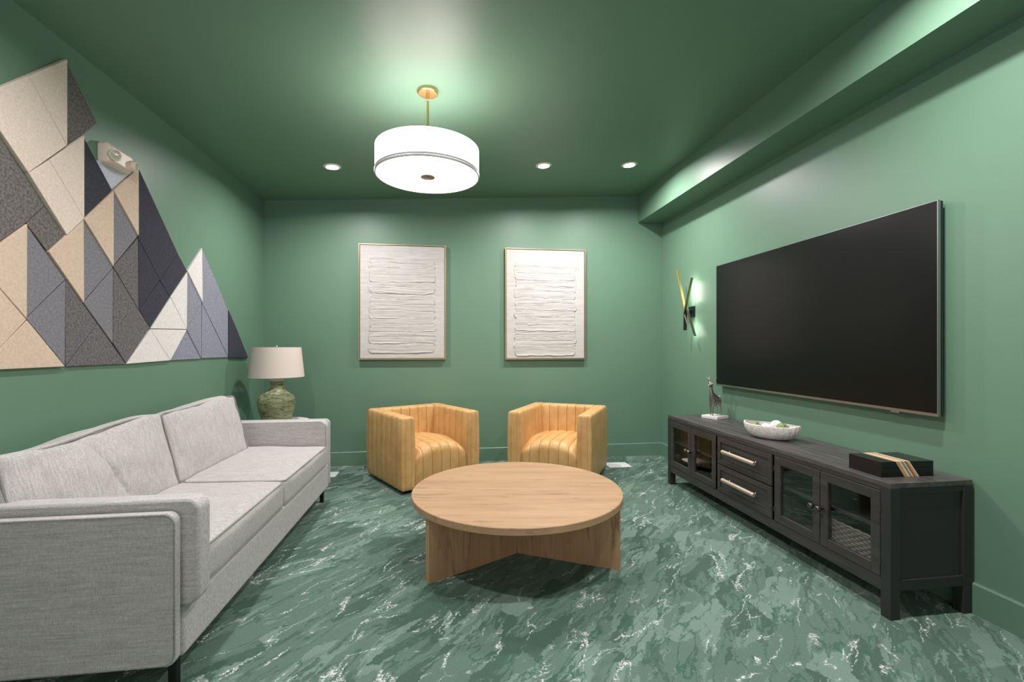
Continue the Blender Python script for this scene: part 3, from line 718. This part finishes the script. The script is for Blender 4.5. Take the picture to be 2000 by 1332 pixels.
# things inside the cabinets
bk = empty('woven_basket', 'grey woven basket behind the right-hand glass door of the black console', 'basket', (2.185, 2.09, 0.172))
bm_ = MB(); BW, BD, BHH = 0.30, 0.28, 0.165
n = 22
for k in range(12):
    z = 0.008 + k * (BHH - 0.012) / 12
    pts = []
    per = rrect(BW, BD, 0.03, 4); dense = []
    for i in range(len(per)):
        a = Vector(per[i]); b = Vector(per[(i + 1) % len(per)]); q = max(1, int((b - a).length / 0.011))
        for j in range(q): dense.append(a.lerp(b, j / q))
    for i, p in enumerate(dense):
        d = p.normalized() * (0.0035 * (1 if ((i // 2) + k) % 2 else -1)); pts.append((p.x + d.x, p.y + d.y, z + 0.006))
    bm_.tube(pts, 0.0066, 6, True)
WICK = plain('grey_wicker', (124, 117, 108), 0.6, 0, 0.3, 0.3, 200)
bm_.build('woven_body', WICK, bk)
box('basket_bottom', (-BW / 2 + 0.01, BW / 2 - 0.01, -BD / 2 + 0.01, BD / 2 - 0.01, 0.0, 0.006), WICK, bk)
bx = empty('storage_box', 'small dark box with a white lid behind the farthest glass door of the console', 'box', (2.135, 3.72, 0.172))
box('box_body', (-0.10, 0.10, -0.07, 0.07, 0, 0.085), BLKM, bx, bevel=0.003)
box('lid', (-0.102, 0.102, -0.072, 0.072, 0.085, 0.10), WHITE, bx, bevel=0.003)
gd = empty('brass_canister', 'small brass canister on the lower shelf behind the second glass door from the far end', 'canister', (2.09, 3.36, 0.172))
MB().lathe([(0.001, 0), (0.035, 0), (0.038, 0.01), (0.038, 0.06), (0.03, 0.07)], 32).build('canister_body', BLKM, gd)
MB().lathe([(0.032, 0.068), (0.040, 0.070), (0.040, 0.088), (0.001, 0.092)], 32).build('lid', BRASS, gd)

# ------------------------------------------------------------------ television
tv = empty('television', 'large wall mounted flat television with black screen above the console', 'television', (XR, 2.908, 0.903))
TW, TH_ = 1.895, 1.072
X1 = -0.052
box('casing', (X1 + 0.004, X1 + 0.030, -TW / 2 + 0.002, TW / 2 - 0.002, 0.002, TH_ - 0.002), plain('dark_casing', (40, 40, 42), 0.4), tv, smooth=False, bevel=0.002)
box('screen', (X1 - 0.002, X1 + 0.0045, -TW / 2 + 0.004, TW / 2 - 0.004, 0.014, TH_ - 0.003), SCREEN, tv, smooth=False)
bz = MB(); bz.box(X1 - 0.004, X1 + 0.012, -TW / 2, TW / 2, 0.0, 0.0145)
bz.box(X1 - 0.003, X1 + 0.012, -TW / 2, -TW / 2 + 0.0042, 0.0145, TH_); bz.box(X1 - 0.003, X1 + 0.012, TW / 2 - 0.0042, TW / 2, 0.0145, TH_)
bz.box(X1 - 0.003, X1 + 0.012, -TW / 2 + 0.0042, TW / 2 - 0.0042, TH_ - 0.0032, TH_)
bz.build('bezel', SILVER, tv, smooth=False)
box('sensor', (X1 - 0.002, X1 + 0.010, -0.75, -0.70, -0.010, 0.001), SILVER, tv, bevel=0.001)
box('wall_bracket', (X1 + 0.030, -0.001, -0.35, 0.35, 0.30, 0.75), BLKM, tv, smooth=False)

# ------------------------------------------------------------------ wall sconce
sc = empty('wall_sconce', 'slim sconce of crossed metal bars on the right wall beyond the television', 'wall sconce', (XR, 4.35, 1.60))
box('backplate', (-0.022, -0.001, -0.045, 0.045, -0.055, 0.055), BLKM, sc, bevel=0.003)
box('mount_arm', (-0.085, -0.02, -0.012, 0.012, -0.012, 0.012), BLKM, sc, bevel=0.002)
def bar(p0, p1, mat, w=0.020, t=0.007):
    w *= 1.5; t *= 1.6; off = Vector((0.018, -0.025, 0)); a = Vector(p0) + off; b = Vector(p1) + off; d = (b - a); L = d.length; q = d.to_track_quat('Z', 'X')
    m = MB().box(-t / 2, t / 2, -w / 2, w / 2, 0, L)
    m.xf(Matrix.Translation(a) @ q.to_matrix().to_4x4()); return m.build('bar', mat, sc, smooth=False, bevel=0.002)
bar((-0.145, 0.10, 0.43), (-0.105, 0.015, 0.0), BRASS, 0.024); bar((-0.105, 0.015, 0.0), (-0.10, 0.03, -0.185), BLKM, 0.022)
bar((-0.085, -0.075, 0.33), (-0.115, 0.020, -0.03), plain('bronze_bar', (128, 112, 86), 0.35, 1.0), 0.016)
bar((-0.110, 0.025, -0.02), (-0.085, 0.000, -0.14), SILVER, 0.018)
bar((-0.095, 0.005, 0.03), (-0.075, -0.115, -0.245), plain('smoked_metal', (120, 112, 104), 0.3, 1.0), 0.016)
bar((-0.088, 0.00, 0.02), (-0.085, -0.035, -0.12), SILVER, 0.014)
for z, e in ((0.20, 2.6), (-0.15, 1.6)):
    l_ = bpy.data.lights.new('sconce_light', 'AREA'); l_.shape = 'RECTANGLE'; l_.size = 0.20; l_.size_y = 0.03; l_.energy = e * 0.24; l_.color = (1, 0.93, 0.82)
    lo = bpy.data.objects.new('sconce_light', l_); COL.objects.link(lo); lo.parent = sc; lo.location = (-0.070, -0.035 if z > 0 else -0.06, z); lo.rotation_euler = (0, -PI / 2, 0)

# ------------------------------------------------------------------ deer figurine
de = empty('deer_figurine', 'silver deer statuette with antlers on a white block at the far end of the console', 'figurine', (2.315, 3.745, CH), math.atan2(-0.39, -0.92))
DEERM = plain('aged_silver', (150, 144, 138), 0.36, 0.85, 0.5, 0.3, 60)
MARB = plain('white_marble', (226, 222, 222), 0.35)
box('base_block', (-0.078, 0.078, -0.078, 0.078, 0.0, 0.026), MARB, de, bevel=0.003)
def skin(name, verts, edges, radii, mat, parent, sub=2, root=0):
    me = bpy.data.meshes.new(name); me.from_pydata(verts, edges, []); me.update()
    o = bpy.data.objects.new(name, me); COL.objects.link(o); me.materials.append(mat); o.parent = parent
    m = o.modifiers.new('skin', 'SKIN'); m.use_smooth_shade = True
    for i, r in enumerate(radii):
        s = me.skin_vertices[0].data[i]; s.radius = r if isinstance(r, tuple) else (r, r); s.use_root = (i == root)
    b = o.modifiers.new('sub', 'SUBSURF'); b.levels = sub; b.render_levels = sub
    return o
V = []; E = []; Rr = []
def pv(p, r, prev=None):
    V.append(p); Rr.append(r)
    if prev is not None: E.append((prev, len(V) - 1))
    return len(V) - 1
# local +x is where the deer faces
a0 = pv((-0.048, 0, 0.172), (0.019, 0.021)); a1 = pv((-0.012, 0, 0.168), (0.018, 0.020), a0); a2 = pv((0.030, 0, 0.180), (0.021, 0.028), a1)
a3 = pv((0.046, 0, 0.213), (0.015, 0.019), a2); a4 = pv((0.050, 0, 0.250), (0.010, 0.012), a3); a5 = pv((0.050, 0, 0.282), (0.008, 0.010), a4)
a6 = pv((0.060, 0, 0.298), (0.010, 0.010), a5); a7 = pv((0.078, 0, 0.290), (0.0075, 0.007), a6); a8 = pv((0.090, 0, 0.284), (0.0055, 0.005), a7)
for sy in (-1, 1):
    h = pv((-0.052, sy * 0.017, 0.140), 0.013, a0); h = pv((-0.042, sy * 0.019, 0.105), 0.0075, h); h = pv((-0.062, sy * 0.019, 0.078), 0.0045, h); h = pv((-0.055, sy * 0.019, 0.045), 0.004, h); pv((-0.050, sy * 0.019, 0.026), 0.0055, h)
    h = pv((0.036, sy * 0.015, 0.140), 0.009, a2); h = pv((0.042 + 0.006 * sy, sy * 0.016, 0.092), 0.0055, h); h = pv((0.040 + 0.008 * sy, sy * 0.016, 0.050), 0.0042, h); pv((0.044 + 0.008 * sy, sy * 0.016, 0.026), 0.0055, h)
    pv((0.047, sy * 0.026, 0.305), 0.0042, a6)
pv((-0.072, 0, 0.185), 0.005, a0)
Rr = [tuple(q * (1.35 if q > 0.0078 else 1.12) for q in (r if isinstance(r, tuple) else (r, r))) for r in Rr]
skin('deer_body', V, E, Rr, DEERM, de, 2, 1)
for sy in (-1, 1):
    an = MB()
    an.tube([(0.054, sy * 0.006, 0.304), (0.046, sy * 0.018, 0.322), (0.040, sy * 0.034, 0.335), (0.046, sy * 0.044, 0.352), (0.050, sy * 0.046, 0.368)], [0.0055, 0.005, 0.0045, 0.0036, 0.0018], 8)
    an.tube([(0.046, sy * 0.018, 0.322), (0.060, sy * 0.022, 0.338), (0.062, sy * 0.022, 0.356)], [0.0044, 0.0038, 0.0018], 8)
    an.tube([(0.041, sy * 0.032, 0.334), (0.028, sy * 0.036, 0.348), (0.026, sy * 0.034, 0.362)], [0.0044, 0.0034, 0.0018], 8)
    an.build('antler', plain('bright_silver', (205, 202, 196), 0.3, 0.9) if sy < 0 else bpy.data.materials['bright_silver'], de)

# ------------------------------------------------------------------ oval bowl with decorative balls
BWX, BWY, BRZ = 2.185, 2.865, math.radians(-58)
bowl = empty('decorative_bowl', 'oblong white ribbed bowl holding green and white balls on the console', 'bowl', (BWX, BWY, CH), BRZ)
def bowl_mesh(L, Wd, Hh):
    vs = []; nt = 96; rows = []
    for k in range(0, 15):
        t = k / 14; rows.append((0.36 + 0.64 * math.sin(t * PI / 2) ** 0.85, Hh * (1 - math.cos(t * PI / 2)) ** 1.0))
    inner = [(r - 0.045, z + 0.004) for r, z in rows[::-1]]
    def ring(k, z, rib):
        out = []
        for i in range(nt):
            a = 2 * PI * i / nt; ca, sa = math.cos(a), math.sin(a)
            rx = L / 2 * (abs(ca) ** 0.9) * (1 if ca > 0 else -1); ry = Wd / 2 * abs(sa) ** 1.15 * (1 if sa > 0 else -1)
            kk = k * (1 + (0.012 * math.sin(a * 24) if rib else 0)); tip = 1 + 0.12 * abs(ca) ** 8
            pin = 1 - 0.05 * math.exp(-(ca / 0.12) ** 2)
            out.append((rx * kk, ry * kk * pin, z * tip))
        return out
    R_ = [ring(k, z, True) for k, z in rows] + [ring(rows[-1][0] - 0.02, rows[-1][1] + 0.003, False)] + [ring(k, z, False) for k, z in inner]
    for r in R_: vs += r
    n = len(R_); fs = [(i * nt + k, i * nt + (k + 1) % nt, (i + 1) * nt + (k + 1) % nt, (i + 1) * nt + k) for i in range(n - 1) for k in range(nt)]
    fs += [tuple(range(nt))[::-1], tuple(range((n - 1) * nt, n * nt))]
    return MB().add(vs, fs)
BOWLM = M('chalky_white_wicker', srgb(226, 222, 216), 0.7, spec=0.3)
bn = BOWLM.noise(BOWLM.pos((1, 1, 2.5)), 70, 4, 0.7); BOWLM.col(BOWLM.mix(BOWLM.ramp(bn, [(0.35, 0), (0.55, 1)]), srgb(186, 178, 170), srgb(234, 232, 228))); BOWLM.bump(bn, 0.6, 0.006)
bowl_mesh(0.355, 0.215, 0.092).build('bowl_body', BOWLM.m, bowl)
MOSS = M('moss_green', srgb(150, 176, 96), 0.85, spec=0.2)
mn = MOSS.noise(MOSS.pos(), 85, 3, 0.7); MOSS.col(MOSS.ramp(mn, [(0.34, srgb(66, 84, 44)), (0.48, srgb(132, 152, 92)), (0.66, srgb(190, 202, 146))])); MOSS.bump(mn, 0.9, 0.01)
WB = M('white_string_ball', srgb(236, 236, 232), 0.7, spec=0.2); WB.bump(WB.noise(WB.pos((1, 1, 4)), 50, 3, 0.7), 0.5, 0.004)
def ball(x, y, z, r, mat, lab, rough_, grp):
    ns, nr = 40, 24; vs = []
    for j in range(nr + 1):
        ph = PI * j / nr
        for i in range(ns):
            th_ = 2 * PI * i / ns; d = Vector((math.sin(ph) * math.cos(th_), math.sin(ph) * math.sin(th_), math.cos(ph)))
            k = r * (1 + rough_ * mnoise.noise(d * 6 + Vector((x * 40, y * 30, 0)))); vs.append(tuple(d * k))
    fs = [(j * ns + i, j * ns + (i + 1) % ns, (j + 1) * ns + (i + 1) % ns, (j + 1) * ns + i) for j in range(nr) for i in range(ns)]
    me = MB().add(vs, fs); ca, sa = math.cos(BRZ), math.sin(BRZ)
    o = me.build('decorative_ball', mat, None, loc=(BWX + x * ca - y * sa, BWY + x * sa + y * ca, CH + z)); tag(o, lab, 'decorative ball', grp)
GB, WG = 'mossy green balls in the white bowl', 'white balls in the white bowl'
ball(-0.098, -0.012, 0.066, 0.036, MOSS.m, 'mossy green ball at the far left end of the white bowl', 0.10, GB)
ball(0.078, -0.022, 0.074, 0.040, MOSS.m, 'pale green pitted ball, the larger one at the right end of the bowl', 0.16, GB)
ball(0.014, -0.036, 0.052, 0.028, MOSS.m, 'small sage green ball sunk low in the middle of the white bowl', 0.10, GB)
ball(0.018, 0.040, 0.082, 0.039, WB.m, 'round white ball standing highest at the back of the white bowl', 0.03, WG)
ball(-0.040, 0.020, 0.063, 0.033, WB.m, 'white ball between the two larger green balls in the bowl', 0.03, WG)

# ------------------------------------------------------------------ black lacquer box with striped inlay
db = empty('lacquer_box', 'low black box with a diagonal tan striped inlay on the near end of the console', 'decorative box', (2.190, 2.02, CH), math.radians(-2))
LACQ = plain('black_lacquer', (22, 22, 23), 0.22, 0, 0.5)
bw, bd, bh = 0.278, 0.185, 0.074
box('box_body', (-bw / 2, bw / 2, -bd / 2, bd / 2, 0, 0.044), LACQ, db, bevel=0.0012, smooth=False)
lid = box('lid', (-bw / 2, bw / 2, -bd / 2, bd / 2, 0.0447, bh), LACQ, db, bevel=0.0012, smooth=False)
cols = [('inlay_tan', (206, 168, 118), 0.24), ('inlay_cream', (236, 222, 194), 0.14), ('inlay_grey', (150, 142, 134), 0.14), ('inlay_cream', None, 0.10), ('inlay_brown', (168, 106, 58), 0.14), ('inlay_tan', None, 0.14), ('inlay_cream', None, 0.10)]
ft0, ft1, fb0, fb1 = 0.27, 0.535, 0.445, 0.725
t = 0.0
for nm, c, wd in cols:
    mt_ = plain(nm, c, 0.35) if c else bpy.data.materials[nm]
    u0, u1 = t, t + wd; t += wd
    def fx(u, z):
        k = z / bh; l = fb0 + (ft0 - fb0) * k; r = fb1 + (ft1 - fb1) * k; return -bw / 2 + bw * (l + (r - l) * u)
    for z0, z1, par in ((0.0005, 0.044, db), (0.0447, bh, lid)):
        MB().prism([(fx(u0, z0), z0), (fx(u1, z0), z0), (fx(u1, z1), z1), (fx(u0, z1), z1)], -bd / 2 - 0.0008, 'xz', -bd / 2 + 0.001).build('inlay_strip', mt_, par, smooth=False)
    MB().box(fx(u0, bh), fx(u1, bh), -bd / 2, bd / 2, bh - 0.001, bh + 0.0008).build('inlay_strip', mt_, lid, smooth=False)
